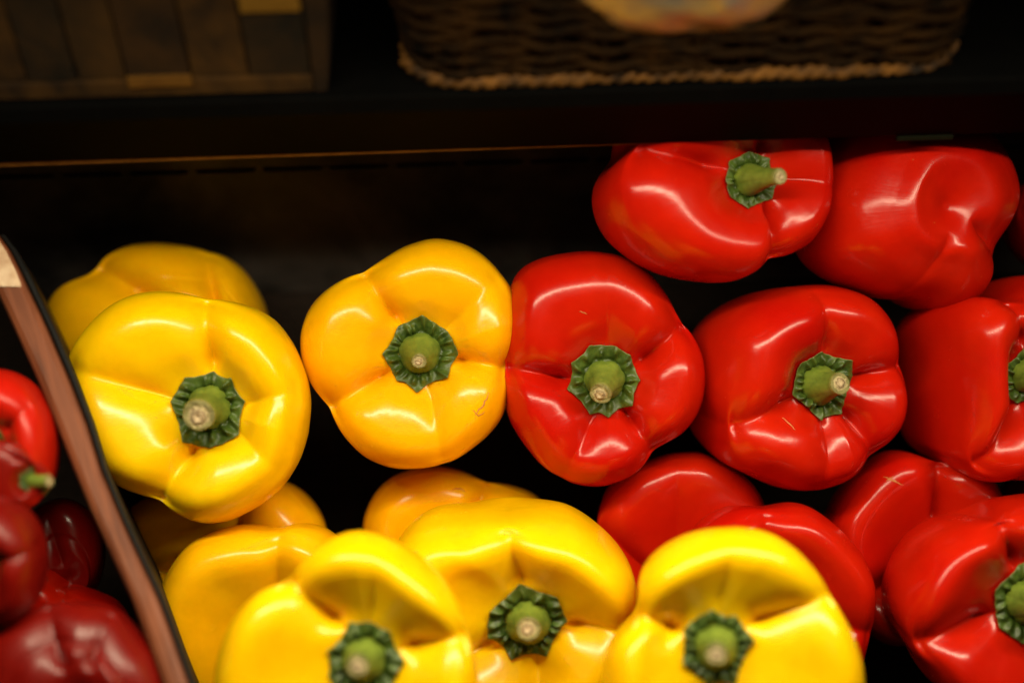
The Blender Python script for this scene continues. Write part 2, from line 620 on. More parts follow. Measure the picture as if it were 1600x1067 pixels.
    for i, f in enumerate(q):
        h = rt * (-.0 + .16 * math.exp(-((f - .3) / .16) ** 2) * 1 - .10 * math.exp(-((f - .62) / .12) ** 2) + .02)
        if f == 1.0:
            h = -.02 * rt
        wob = rt * (.07 * np.sin(7 * a + i * 2.0) + .10 * np.sin(2 * a + q1)) * (f if 0 < f < 1 else 0)
        sh_ = (.16 * rt * (1 - f)) * np.array([math.cos(q2), math.sin(q2), 0])
        cp.append(c + sh_ + (rim - c) * f + zz_ * (h + wob)[:, None] + zz_ * (sl * f)[:, None] * 0)
    cf = np.stack(cp, axis=1)
    att = np.broadcast_to(q[None, :] * .9, (n1, n3)).ravel()
    fast_mesh('cut_end', cf.reshape(-1, 3), grid_faces(n1, n3), CUT, so, flip=True, attr=att)
    return root


mm, nn_, bb = new_mat('dry_speck')
bb.inputs['Base Color'].default_value = (0.30, 0.16, 0.05, 1)
bb.inputs['Roughness'].default_value = 0.9
CUT_PLAIN = mm


def oval(cx_, cy_, rx, ry, seed=0, wob=.05, n=28):
    rng = np.random.RandomState(seed)
    p1, p2 = rng.uniform(0, 6.28, 2)
    return [(cx_ + rx * math.cos(a) * (1 + wob * math.cos(3 * a + p1) + wob * .6 * math.cos(4 * a + p2)),
             cy_ + ry * math.sin(a) * (1 + wob * math.cos(3 * a + p1) + wob * .6 * math.cos(4 * a + p2)))
            for a in [i * 2 * math.pi / n for i in range(n)]]


# ------------------------------------------------------------------ large structure: tray, back panel, upper shelf
def plain(name, col, rough=0.5, noise=None, metal=0.0, bump=0.0, spec=0.5):
    m, n, b = new_mat(name)
    b.inputs['Roughness'].default_value = rough
    b.inputs['Metallic'].default_value = metal
    b.inputs['Specular IOR Level'].default_value = spec
    b.inputs['Base Color'].default_value = (*col, 1)
    if noise:
        col2, sc = noise
        nz = noise_node(n, sc, 6, 0.65, obj_coord(n), 0.3)
        r = ramp(n, nz.outputs['Fac'], [(0.35, col), (0.68, col2)])
        n.links.new(r.outputs[0], b.inputs['Base Color'])
        if bump:
            bp = n.nodes.new('ShaderNodeBump')
            bp.inputs['Strength'].default_value = 0.6
            bp.inputs['Distance'].default_value = bump
            n.links.new(nz.outputs['Fac'], bp.inputs['Height'])
            n.links.new(bp.outputs[0], b.inputs['Normal'])
    return m


def box(name, lo, hi, mat, parent=None, bev=0.0, frame=None):
    """box with chamfered edges; frame: (origin, x, y, z) axes"""
    import bmesh
    bm = bmesh.new()
    bmesh.ops.create_cube(bm, size=1)
    lo, hi = Vector(lo), Vector(hi)
    for v in bm.verts:
        v.co = Vector([lo[i] + (v.co[i] + .5) * (hi[i] - lo[i]) for i in range(3)])
    if bev:
        bmesh.ops.bevel(bm, geom=bm.edges[:], offset=bev, segments=2, affect='EDGES', profile=.6)
    if frame:
        o_, a_, b_, c_ = frame
        for v in bm.verts:
            v.co = o_ + a_ * v.co.x + b_ * v.co.y + c_ * v.co.z
    me = bpy.data.meshes.new(name)
    bm.to_mesh(me)
    bm.free()
    me.materials.append(mat)
    o = bpy.data.objects.new(name, me)
    C.objects.link(o)
    if parent:
        o.parent = parent
    return o


Xw, Yw, Zw = Vector((1, 0, 0)), Vector((0, 1, 0)), Vector((0, 0, 1))

# mat on the tray floor: fine black mesh
m_mat, n, b = new_mat('mesh_mat')
co = obj_coord(n)
vo = n.nodes.new('ShaderNodeTexVoronoi')
vo.inputs['Scale'].default_value = 520
vo.inputs['Randomness'].default_value = 0.35
n.links.new(co, vo.inputs['Vector'])
r = ramp(n, vo.outputs['Distance'], [(0.15, (0.004, 0.0035, 0.003)), (0.6, (0.022, 0.014, 0.010))])
n.links.new(r.outputs[0], b.inputs['Base Color'])
bp = n.nodes.new('ShaderNodeBump')
bp.inputs['Distance'].default_value = 0.0008
n.links.new(vo.outputs['Distance'], bp.inputs['Height'])
n.links.new(bp.outputs[0], b.inputs['Normal'])
b.inputs['Roughness'].default_value = 0.7
b.inputs['Specular IOR Level'].default_value = 0.08

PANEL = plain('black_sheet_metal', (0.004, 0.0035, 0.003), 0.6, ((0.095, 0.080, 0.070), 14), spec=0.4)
SHELF = plain('black_lacquer', (0.0004, 0.0004, 0.0004), 0.8, ((0.0010, 0.0009, 0.0007), 60), spec=0.04)
BRONZE = plain('brown_edge', (0.12, 0.05, 0.010), 0.6, ((0.26, 0.12, 0.025), 60), spec=.1)

FD, FS = 0.738, math.tan(R(12))


def floor_pt(x, y):
    return W(x, y, FD + FS * y)


o0 = floor_pt(0, 0)
fx = Xw
fy = (floor_pt(0, .1) - floor_pt(0, 0))
fy = (fy - fx * fy.dot(fx)).normalized()
fz = fx.cross(fy)
tray = box('tray_floor', (-.50, -.34, -.004), (.50, .032, 0), m_mat, None, .001, (o0, fx, fy, fz))
tray['kind'] = 'structure'

# back panel with a row of rounded slots, a real pierced sheet
cu = bpy.data.curves.new('panel_curve', 'CURVE')
cu.dimensions = '2D'
cu.fill_mode = 'BOTH'
cu.extrude = 0.0006
cu.bevel_depth = 0.0004
cu.bevel_resolution = 1


def add_poly(pts):
    sp = cu.splines.new('POLY')
    sp.points.add(len(pts) - 1)
    for p_, q_ in zip(sp.points, pts):
        p_.co = (q_[0], q_[1], 0, 1)
    sp.use_cyclic_u = True


join = o0 + fy * .030
SL0 = P(760, 253, 0.682)
hgt = (SL0 - join).dot(Zw)
bk = (SL0 - join).dot(Yw)
pz = Vector((0, bk, hgt)).normalized()
H = math.hypot(hgt, bk)
add_poly([(-.5, 0), (.5, 0), (.5, H + .05), (-.5, H + .05)])
pitch = 104.5 / K * 0.682
for i in range(-14, 12):
    cxs = (SL0.x) + (i + .1) * pitch
    hw, hh, rc = pitch * .455, .0017, .0016
    pts = []
    for sx, sy, a0 in ((1, 1, 0), (-1, 1, 90), (-1, -1, 180), (1, -1, 270)):
        for k in range(5):
            a = R(a0 + k * 22.5)
            pts.append((cxs + sx * (hw - rc) + rc * math.cos(a), H - .0 + sy * (hh - rc) + rc * math.sin(a)))
    add_poly(pts)
co_ = bpy.data.objects.new('tmp', cu)
C.objects.link(co_)
dg = bpy.context.evaluated_depsgraph_get()
me = bpy.data.meshes.new_from_object(co_.evaluated_get(dg))
bpy.data.objects.remove(co_)
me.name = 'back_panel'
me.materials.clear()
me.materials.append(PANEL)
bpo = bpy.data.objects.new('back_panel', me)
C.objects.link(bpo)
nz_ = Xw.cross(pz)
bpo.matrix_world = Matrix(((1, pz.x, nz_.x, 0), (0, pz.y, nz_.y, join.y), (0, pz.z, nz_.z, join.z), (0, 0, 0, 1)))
tag(bpo, 'black sheet metal back panel with a row of long rounded slots along its top', 'back panel')
dark = box('rear_wall', (-.6, .05, -.45), (.6, .06, .35), plain('rear_black', (0.002, 0.002, 0.002), 0.8), None, 0,
           (join, Xw, Yw, Zw))
dark['kind'] = 'structure'

# upper shelf
LB = P(800, 230.5, 0.562)
A = Vector((0, LB.y, LB.z))
LH, LF = 0.0440, 0.025
sh = empty('upper_shelf', Matrix.Translation(A))
tag(sh, 'black upper shelf with a plain front lip above the peppers', 'shelf')
fr = (Vector((0, 0, 0)), Xw, Yw, Zw)
sec_ = [(0, 0), (.006, 0), (.006 - LF * .72, LH * .80), (.006 - LF * .72, LH - .0002), (-LF, LH), (-LF - .0006, LH - .001), (-LF - .0006, LH - .007)]
vs_ = [(sx * .6, a_, b_) for sx in (-1, 1) for a_, b_ in sec_]
ns_ = len(sec_)
mesh_obj('front_lip', vs_, [(i, (i + 1) % ns_, (i + 1) % ns_ + ns_, i + ns_) for i in range(ns_)] + [tuple(range(ns_))[::-1], tuple(range(ns_, 2 * ns_))], SHELF, sh, False)
box('shelf_board', (-.6, .0064 - LF * .72, LH - .014), (.6, .155, LH - .001), SHELF, sh, .0006)
ang_ = math.radians(.45)
bx_ = Vector((math.cos(ang_), 0, math.sin(ang_)))
st_ = box('edge_strip', (-.5, 0.0006, 0), (.6, .005, .0040), BRONZE, sh, .0005,
          (Vector((0, 0, -.0014)), bx_, Yw, Vector((-math.sin(ang_), 0, math.cos(ang_)))))
kx0, kx1 = (P(1402, 220, .562) - A).x, (P(1490, 220, .562) - A).x
box('rail_clip', (kx0, -.0008, -.0022), (kx1, .006, -.0001), plain('olive_plastic', (0.006, 0.007, 0.003), .6, spec=.1), sh, .0004)

TOPZ = A.z + LH
BACK = A.y - LF + .004

# ------------------------------------------------------------------ wicker basket on the upper shelf
WICK = plain('wicker_dark', (0.0012, 0.0008, 0.0004), 0.8, ((0.022, 0.009, 0.0014), 60), bump=.0008, spec=.05)
WICK_GLINT = plain('wicker_rim_glints', (0.006, 0.003, 0.001), 0.7, ((0.16, 0.065, 0.008), 75), bump=.0008, spec=.2)  # orange patches paint the glints of reflected light along the bottom row


def tube(path, rad, sides, closed=True, twist=0):
    path = np.array(path)
    n_ = len(path)
    nxt = np.roll(path, -1, 0) if closed else np.vstack([path[1:], 2 * path[-1] - path[-2]])
    prv = np.roll(path, 1, 0) if closed else np.vstack([2 * path[0] - path[1], path[:-1]])
    t = nxt - prv
    t /= np.linalg.norm(t, axis=1)[:, None]
    up = np.array([0.01, 0.02, 1.0]) if abs(t[:, 2]).mean() < .8 else np.array([0, 1.0, .01])
    s_ = np.cross(t, up)
    s_ /= np.linalg.norm(s_, axis=1)[:, None]
    v_ = np.cross(s_, t)
    rad = np.broadcast_to(rad, (n_,))
    vs = []
    for k in range(sides):
        a = 2 * math.pi * k / sides
        vs.append(path + rad[:, None] * (math.cos(a) * s_ + math.sin(a) * v_))
    co = np.stack(vs, 1).reshape(-1, 3)
    fs = []
    for i in range(n_ if closed else n_ - 1):
        for k in range(sides):
            a_ = i * sides + k
            b_ = i * sides + (k + 1) % sides
            c_ = ((i + 1) % n_) * sides + (k + 1) % sides
            d_ = ((i + 1) % n_) * sides + k
            fs.append((a_, b_, c_, d_))
    return co, fs


def rrect(hw, hd, rc, n_):
    """closed rounded rectangle sampled evenly; returns points and outward normals"""
    segs = []
    L1, L2, L3 = 2 * (hw - rc), 2 * (hd - rc), math.pi * rc / 2
    tot = 2 * (L1 + L2 + 2 * L3)
    pts, nr = [], []
    for i in range(n_):
        s_ = tot * i / n_
        for (kind, ln, a0, b0) in (('l', L1, (-hw + rc, -hd), (1, 0)), ('c', L3, (hw - rc, -hd + rc), -90), ('l', L2, (hw, -hd + rc), (0, 1)),
                                   ('c', L3, (hw - rc, hd - rc), 0), ('l', L1, (hw - rc, hd), (-1, 0)), ('c', L3, (-hw + rc, hd - rc), 90),
                                   ('l', L2, (-hw, hd - rc), (0, -1)), ('c', L3, (-hw + rc, -hd + rc), 180)):
            if s_ <= ln:
                if kind == 'l':
                    pts.append((a0[0] + b0[0] * s_, a0[1] + b0[1] * s_))
                    nr.append((b0[1], -b0[0]))
                else:
                    a = R(b0) + s_ / rc
                    pts.append((a0[0] + rc * math.cos(a), a0[1] + rc * math.sin(a)))
                    nr.append((math.cos(a), math.sin(a)))
                break
            s_ -= ln
        else:
            pts.append(pts[-1]); nr.append(nr[-1])
    return np.array(pts), np.array(nr)


bx0, bx1 = P(632, 132, .508).x, P(1512, 118, .508).x
bw = (bx1 - bx0) / 2
BASKD = .066
bas = empty('wicker_basket', Matrix.Translation((bx0 + bw, BACK + BASKD, TOPZ)))
tag(bas, 'dark brown woven wicker basket on the upper shelf holding a clear bag', 'basket')
NST = 38
NP = NST * 8
rows = 21
rng = np.random.RandomState(5)


def basket_row(k, zc, rad, phase, grow, name, mat, amp_=.0013):
    p2, nrm = rrect(bw + grow, BASKD + grow, .022, NP)
    i = np.arange(NP)
    wv = np.cos(i / 8 * math.pi + phase) * amp_ + rng.normal(0, .00012, NP) + .0012 * np.sin(i * .19 + k * 2.9)
    zz = zc + .0007 * np.sin(i * .11 + k * 2.1) + .0005 * np.sin(i * .37 + k) + .0004 * np.sin(i * .83 + 3 * k)
    path = np.column_stack([p2 + nrm * wv[:, None], zz])
    r_ = rad * (1 + .16 * np.sin(i * .23 + k * 1.7) + .1 * np.sin(i * .71 + k))
    v, f = tube(path, r_, 7)
    return fast_mesh(name, v, np.array(f), mat, bas)


for k in range(rows):
    basket_row(k, .0060 + k * .0030, .00165, (k % 2) * math.pi, .0003 * k, 'strand', WICK)
for q in (0, 1):
    p2, nrm = rrect(bw + .001, BASKD + .001, .022, NP)
    i = np.arange(NP)
    a = i / NP * 2 * math.pi * 60 + q * math.pi
    path = np.column_stack([p2 + nrm * (.0013 * np.cos(a))[:, None], .0026 + .0013 * np.sin(a)])
    v, f = tube(path, .0014 * (1 + .35 * np.sin(i * .13 + q) + .25 * np.sin(i * .41 + 2 * q)), 7)
    fast_mesh('base_rope', v, np.array(f), WICK_GLINT, bas)
p2, nrm = rrect(bw, BASKD, .022, NST)
for i in range(NST):
    z_ = np.linspace(.003, .0665, 12)
    g = .0001 * 40 * z_ / .04
    path = np.column_stack([p2[i][0] + nrm[i][0] * g, p2[i][1] + nrm[i][1] * g, z_])
    v, f = tube(path, .0011, 6, False)
    fast_mesh('stake', v, np.array(f), WICK, bas)
box('base', (-bw + .003, -BASKD + .003, .0008), (bw - .003, BASKD - .003, .003), WICK, bas, .0005)

# clear bag bulging over the basket's front
m_bag, n, b = new_mat('clear_bag_film')
nz = noise_node(n, 17, 3, 0.5, obj_coord(n), 0.8)
r = ramp(n, nz.outputs['Fac'], [(0.34, (0.05, 0.03, 0.012)), (0.46, (0.12, 0.095, 0.065)), (0.58, (0.26, 0.14, 0.04)), (0.70, (0.14, 0.125, 0.105))])
n.links.new(r.outputs[0], b.inputs['Base Color'])
b.inputs['Roughness'].default_value = 0.3
b.inputs['Coat Weight'].default_value = 0.6
b.inputs['Coat Roughness'].default_value = 0.12
bc = P(1085, -26, .482)
n1_, n2_ = 96, 48
vv = []
for i in range(n1_):
    for j in range(n2_):
        a = 2 * math.pi * i / n1_
        e = math.pi * (j + .5) / n2_ - math.pi / 2
        vv.append((math.cos(e) * math.cos(a), math.cos(e) * math.sin(a), math.sin(e)))
vv = np.array(vv)
f_ = 1 + .10 * wave_noise(vv[:, 0] * 1.7, vv[:, 1], vv[:, 2] * 1.2, 3, 3.2, 3) + .035 * np.abs(wave_noise(vv[:, 0], vv[:, 1] * 2, vv[:, 2], 8, 9, 2))
vv = vv * f_[:, None] * np.array([.046, .032, .034])
bag = fast_mesh('food_bag', vv, grid_faces(n1_, n2_), m_bag, None)
bag.location = bc + Vector((0, .022, .004))
tag(bag, 'clear plastic bag of pale food bulging over the front of the wicker basket', 'plastic bag')

# ------------------------------------------------------------------ wooden crate on the upper shelf, left
cr0, cr1 = P(-160, 150, .508).x, P(486, 142, .508).x
crate = empty('wooden_crate', Matrix.Translation(((cr0 + cr1) / 2, BACK + .055, TOPZ)))
tag(crate, 'dark brown wooden crate of upright boards on the upper shelf, far left', 'crate')
cw = (cr1 - cr0) / 2
tones = [((0.004, 0.002, 0.0006), (0.022, 0.009, 0.0012)), ((0.007, 0.0035, 0.0007), (0.030, 0.013, 0.0015)), ((0.003, 0.002, 0.0007), (0.018, 0.008, 0.0012)),
         ((0.008, 0.0035, 0.0006), (0.040, 0.017, 0.0018))]
tm = [plain('crate_wood', a_, .8, (b_, 45), bump=.0006, spec=.15) for a_, b_ in tones]
cut = [-160, -60, 40, 118, 196, 296, 388, 486]
for i in range(7):
    xa = P(cut[i], 140, .508).x - (cr0 + cr1) / 2 + .0004
    xb = P(cut[i + 1], 140, .508).x - (cr0 + cr1) / 2 - .0004
    box('board', (xa, -.0550 + (i % 2) * .0008, .0075), (xb, -.0510, .075), tm[(i * 3) % 4], crate, .0005)
box('base_rail', (-cw, -.0560, .0006), (cw, -.0500, .0072), tm[3], crate, .0006)
wr = [((196, 296), 0)]
for (pa, pb), q in wr:
    xa, xb = P(pa, 130, .506).x - (cr0 + cr1) / 2, P(pb, 130, .506).x - (cr0 + cr1) / 2
    box('lit_band', (xa, -.0575, .0052), (xb, -.0562, .0098), plain('lit_band_orange', (0.06, 0.026, 0.004), .7, ((0.10, 0.045, 0.006), 80), spec=.1), crate, .0003)  # thin overlay, paints the lit orange stretch of the lower band
xa, xb = P(376, 30, .49).x - (cr0 + cr1) / 2, P(470, 30, .49).x - (cr0 + cr1) / 2
box('card', (xa, -.0572, .0345), (xb, -.0565, .060), plain('ochre_card', (0.08, 0.038, 0.004), .7, ((0.11, 0.055, 0.006), 60), spec=.1), crate, .0002)
for sgn in (-1, 1):
    v = [(sgn * (cw + .0005), -.0556, .0004), (sgn * (cw + .005), -.0556, .0004), (sgn * (cw + .005), .05, .0004), (sgn * (cw + .0005), .05, .0004)]
    v += [(sgn * (cw + .0005), -.0556, .075), (sgn * (cw + .013), -.0556, .075), (sgn * (cw + .013), .05, .075), (sgn * (cw + .0005), .05, .075)]
    f = [(0, 1, 2, 3), (7, 6, 5, 4), (0, 4, 5, 1), (1, 5, 6, 2), (2, 6, 7, 3), (3, 7, 4, 0)]
    if sgn > 0:
        pass
    mesh_obj('side_board', v, f, tm[0], crate, False)
box('back_board', (-cw, .046, .0006), (cw, .050, .075), tm[2], crate, .0005)

# ------------------------------------------------------------------ divider board on the left
WOOD, n, b = new_mat('divider_wood')
co = obj_coord(n)
rt_ = n.nodes.new('ShaderNodeVectorRotate')
rt_.rotation_type = 'Z_AXIS'
rt_.inputs['Angle'].default_value = -.39
n.links.new(co, rt_.inputs['Vector'])
st = mapped(n, rt_.outputs[0], (300, 12, 60))
nz = noise_node(n, 1.0, 4, 0.6, st, 0.6)
r = ramp(n, nz.outputs['Fac'], [(0.25, (0.075, 0.020, 0.008)), (0.80, (0.25, 0.075, 0.030))])
n.links.new(r.outputs[0], b.inputs['Base Color'])
b.inputs['Roughness'].default_value = 0.5
b.inputs['Specular IOR Level'].default_value = 0.22
TRIM = plain('black_rubber_trim', (0.003, 0.003, 0.003), 0.6, spec=0.2)
PALE = plain('worn_pale_corner', (0.45, 0.27, 0.16), 0.5, ((0.75, 0.58, 0.40), 90))
div = empty('divider_board', MC @ Matrix.Translation(Vector((P(150, 750, .5) - P(150, 750, .5)))))
div.matrix_world = MC
tag(div, 'slanting brown divider board with black edging and a worn pale top corner', 'divider')
# centre line of the board's top edge (picture point, distance)
cl = [(-22, 366, .570, 40), (-9, 392, .567, 50), (6, 424, .563, 52), (24, 462, .560, 52), (52, 522, .555, 52), (84, 594, .549, 50), (112, 664, .543, 48),
      (136, 732, .537, 42), (166, 805, .530, 42), (196, 870, .524, 41), (227, 936, .517, 41), (252, 1004, .511, 41), (274, 1067, .505, 41), (314, 1170, .495, 42)]
DV = np.array([-0.27, -0.06, -1.0])
DV /= np.linalg.norm(DV)


def cpt(px, py, d):
    return np.array([(px - 800) / K * d, (533.5 - py) / K * d, -d])


def slab(name, off0, off1, mat, lift=0.0, depth_=.16, parent=div, rows_=cl, round_=.0012):
    """long bar following the centre line, from off0 to off1 across (in px of width), running down to the tray"""
    sec = []
    for px, py, d, wd in rows_:
        a = cpt(px + off0 * wd, py, d)
        b_ = cpt(px + off1 * wd, py, d)
        ex = (b_ - a) / np.linalg.norm(b_ - a)
        up = -DV
        r_ = round_
        ring = [a + DV * depth_, a + DV * r_, a + ex * r_ * .3 + DV * r_ * .3, a + ex * r_, b_ - ex * r_, b_ - ex * r_ * .3 + DV * r_ * .3, b_ + DV * r_, b_ + DV * depth_]
        sec.append([p + up * lift for p in ring])
    sec = np.array(sec)
    # finer along the length
    t = np.linspace(0, len(sec) - 1, 60)
    i0 = np.clip(t.astype(int), 0, len(sec) - 2)
    f0 = (t - i0)[:, None, None]
    sec = sec[i0] * (1 - f0) + sec[i0 + 1] * f0
    n_, m_ = sec.shape[:2]
    fs = []
    for i in range(n_ - 1):
        for j in range(m_):
            fs.append((i * m_ + j, i * m_ + (j + 1) % m_, (i + 1) * m_ + (j + 1) % m_, (i + 1) * m_ + j))
    fs.append(tuple(range(m_)))
    fs.append(tuple(range((n_ - 1) * m_, n_ * m_))[::-1])
    return mesh_obj(name, sec.reshape(-1, 3), fs, mat, parent, False)


slab('board', -.5, .5, WOOD, 0, .17, round_=.0030)
slab('edge_trim', .515, .74, TRIM, -.0012, .165)
# worn pale top corner
slab('worn_corner', -.5, .42, PALE, .0007, .02, rows_=[(-22, 366, .570, 40), (-9, 392, .567, 50), (6, 424, .563, 52), (14, 442, .5615, 50), (17, 448, .561, 46)], round_=.0028)

# ------------------------------------------------------------------ peppers
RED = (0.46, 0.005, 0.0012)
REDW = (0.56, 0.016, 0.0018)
YEL = (0.95, 0.535, 0.001)
YELW = (0.95, 0.62, 0.002)
ORA = (0.90, 0.44, 0.001)
ORAW = (0.90, 0.50, 0.002)
GR, GY, GL = 'red bell peppers piled in the tray', 'yellow bell peppers piled in the tray', 'red bell peppers left of the divider'
pm = {}


def pep(label, kind, *a, **k):
    s_ = k.get('seed', 1)
    base, warm = {'r': (RED, REDW), 'm': ((0.20, 0.003, 0.002), (0.28, 0.006, 0.003)), 'd': ((0.14, 0.002, 0.0008), (0.21, 0.004, 0.001)), 'y': (YEL, YELW), 'o': (ORA, ORAW)}[kind]  # the two deeper reds put dim light into the skin colour
    mat = skin_mat({'r': 'red_skin', 'd': 'shaded_red_skin', 'm': 'shaded_red_skin', 'y': 'yellow_skin', 'o': 'amber_skin'}[kind], base, warm, s_, k.pop('rough', .19))
    grp = k.pop('group', GR if kind in 'rdm' else GY)
    return make_pepper(label, 'bell pepper', grp, mat, *a, **k)


pep('bright yellow pepper against the brown divider, with a thick pale cut stalk facing forward', 'y', (325, 637), .578, (.03, .03),
    [(108, 552), (128, 522), (162, 485), (202, 463), (250, 455), (297, 461), (317, 467), (354, 470), (398, 480), (435, 502), (462, 542), (482, 590), (487, 627),
     (481, 680), (468, 720), (446, 756), (406, 789), (363, 812), (319, 820), (276, 803), (247, 778), (232, 776), (196, 765), (155, 742), (126, 700), (106, 655), (98, 600)],
    [(317, 467, .75, .22), (247, 780, .95, .22), (487, 610, .35, .3), (100, 575, .5, .22), (450, 750, .3, .3)], tip=(1, 8), tip_r=.40, stem_len=.42, seed=11, calyx=.315, cav=1.0)
pep('amber pepper between the bright yellow one and the reds, its thin stalk facing forward', 'o', (656, 552), .60, (.02, -.02),
    [(468, 519), (483, 477), (510, 450), (544, 430), (564, 427), (591, 409), (629, 385), (679, 370), (729, 381), (763, 404), (798, 446), (813, 496), (811, 534), (787, 580),
     (795, 604), (787, 650), (760, 684), (710, 721), (664, 732), (614, 733), (568, 715), (533, 677), (514, 634), (487, 604), (470, 565)],
    [(564, 424, .9, .20), (790, 574, 1.0, .20), (512, 636, .9, .22), (770, 440, .35, .25), (690, 720, .40, .22)], tip=(3, 12), tip_r=.20, stem_len=.40, seed=12, calyx=.315)
pep('red pepper touching the amber one, with its stalk bent down to the left', 'r', (945, 594), .60, (.02, -.04),
    [(795, 455), (799, 436), (817, 414), (855, 399), (915, 391), (967, 397), (1012, 421), (1042, 459), (1061, 500), (1080, 519), (1099, 556), (1103, 597), (1095, 639), (1069, 676),
     (1042, 691), (1020, 699), (1009, 725), (982, 747), (937, 761), (892, 755), (847, 729), (814, 687), (793, 654), (786, 610), (787, 578), (785, 545), (788, 500)],
    [(1066, 506, .95, .20), (790, 570, .95, .20), (1016, 700, .8, .20), (893, 700, .45, .18), (945, 400, .22, .3)], tip=(-10, 20), tip_r=.30, stem_len=.38, seed=13, calyx=.315)
pep('red pepper in the middle of the red row, its stalk leaning right', 'r', (1283, 602), .60, (.30, -.06),
    [(1078, 520), (1101, 496), (1132, 475), (1184, 459), (1219, 446), (1274, 447), (1323, 451), (1364, 466), (1392, 496), (1405, 530), (1404, 569), (1414, 596), (1420, 628), (1411, 666),
     (1392, 690), (1357, 709), (1347, 732), (1323, 752), (1274, 767), (1226, 763), (1184, 749), (1142, 725), (1101, 700), (1075, 670), (1068, 600)],
    [(1090, 665, .8, .25), (1404, 572, .8, .18), (1357, 709, .7, .18), (1255, 700, .35, .18), (1250, 470, .40, .16)], tip=(20, -4), tip_r=.30, stem_len=.38, seed=14, calyx=.315, length=1.05)
pep('red pepper in the middle row cut through its stalk by the right picture edge', 'r', (1607, 588), .60, (.30, -.04),
    [(1398, 510), (1427, 484), (1490, 474), (1530, 452), (1560, 438), (1600, 430), (1660, 438), (1720, 480), (1750, 560), (1745, 640), (1710, 710), (1660, 745), (1600, 751), (1551, 742),
     (1506, 721), (1461, 718), (1427, 700), (1406, 680), (1400, 600)],
    [(1500, 720, .85, .2), (1545, 440, .75, .2), (1740, 560, .7, .25)], tip=(14, -4), tip_r=.28, seed=15, calyx=.27, length=1.05)
pep('red pepper in the back under the shelf, with its stalk pointing right', 'r', (1172, 281), .578, (.34, .02),
    [(952, 226), (961, 248), (939, 266), (922, 301), (926, 340), (944, 375), (987, 410), (1031, 428), (1097, 442), (1145, 441), (1184, 423), (1202, 401), (1232, 398), (1272, 375),
     (1298, 331), (1302, 279), (1297, 217), (1275, 196), (1200, 182), (1100, 182), (1010, 190), (958, 206)],
    [(955, 245, .9, .2), (1200, 405, .95, .17), (1180, 160, .6, .25), (1300, 290, .25, .2)], tip=(38, 3), tip_r=.28, stem_len=.52, seed=16, calyx=.27, length=.95)
pep('red pepper turned with its stalkless pinched end forward, under the shelf at top right', 'r', (1485, 322), .582, (.30, -.02),
    [(1241, 399), (1272, 428), (1337, 458), (1386, 466), (1447, 482), (1482, 484), (1530, 467), (1550, 436), (1548, 388), (1582, 344), (1596, 309), (1591, 274), (1574, 235), (1556, 215),
     (1520, 176), (1440, 156), (1350, 160), (1290, 195), (1255, 270), (1238, 330)],
    [(1548, 392, .6, .24), (1400, 470, .25, .24)], end=True, seed=47, length=.95, amp=.006)
pep('shade-darkened red pepper barely showing at the right edge under the shelf', 'd', (1690, 350), .62, (.0, .0), oval(1680, 350, 116, 92, 3), [(1600, 330, .6, .25), (1700, 450, .6, .25)], seed=18)
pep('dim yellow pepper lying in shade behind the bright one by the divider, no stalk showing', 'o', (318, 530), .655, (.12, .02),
    [(70, 480), (91, 448), (118, 436), (145, 434), (152, 418), (169, 399), (202, 385), (246, 381), (297, 387), (354, 402), (381, 421), (402, 451), (418, 485), (425, 540),
     (400, 610), (330, 650), (230, 665), (150, 650), (95, 600), (70, 540)],
    [(145, 434, .95, .22), (300, 387, .65, .2), (420, 560, .6, .25), (250, 650, .6, .25)], end=True, seed=19, length=.8)
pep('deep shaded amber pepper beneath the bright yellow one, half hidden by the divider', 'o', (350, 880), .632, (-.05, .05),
    [(195, 800), (232, 774), (330, 760), (400, 750), (453, 752), (479, 771), (497, 792), (509, 820), (510, 880), (480, 950), (400, 990), (320, 990), (250, 960), (205, 900), (190, 840)],
    [(400, 750, .7, .22), (190, 900, .7, .22), (500, 930, .6, .25)], seed=20, length=.75)
pep('amber pepper at the front left with its stalk hidden behind a blurred yellow one', 'o', (430, 1000), .588, (.0, -.08),
    [(248, 923), (261, 894), (283, 861), (308, 839), (348, 825), (392, 818), (435, 825), (471, 815), (504, 820), (525, 834), (565, 880), (585, 960), (575, 1050), (520, 1120), (430, 1150),
     (340, 1140), (290, 1090), (268, 1020), (253, 970)],
    [(438, 822, .55, .25), (580, 1000, .6, .25)], seed=21, length=.72, bowl=True)
pep('blurred yellow pepper at the bottom edge, leftmost of the three with dark green stars', 'y', (568, 1032), .512, (.0, .03),
    [(520, 838), (540, 829), (562, 826), (596, 832), (631, 848), (665, 872), (696, 903), (717, 937), (727, 972), (734, 992), (743, 1027), (750, 1080), (740, 1150), (680, 1215), (580, 1240),
     (480, 1235), (390, 1200), (340, 1130), (334, 1067), (341, 1024), (355, 981), (377, 948), (410, 919), (439, 912), (455, 905), (468, 885), (486, 862)],
    [(452, 908, .95, .26), (735, 990, .8, .26), (560, 1230, .7, .22), (600, 828, .14, .14)], tip=(-2, -8), tip_r=.28, stem_len=.36, seed=22, calyx=.285, length=.75, amp=.006, cav=.95, bowl=True)
pep('amber pepper peeking out behind the front middle yellow one, stalk hidden', 'o', (712, 868), .64, (.02, .0),
    [(565, 827), (569, 803), (586, 769), (613, 745), (648, 733), (689, 729), (724, 738), (758, 753), (792, 757), (823, 765), (848, 779), (870, 830), (860, 900), (800, 940), (700, 950), (620, 925), (575, 880)],
    [(762, 753, .9, .2), (570, 900, .6, .25), (840, 930, .6, .25)], seed=23, length=.72)
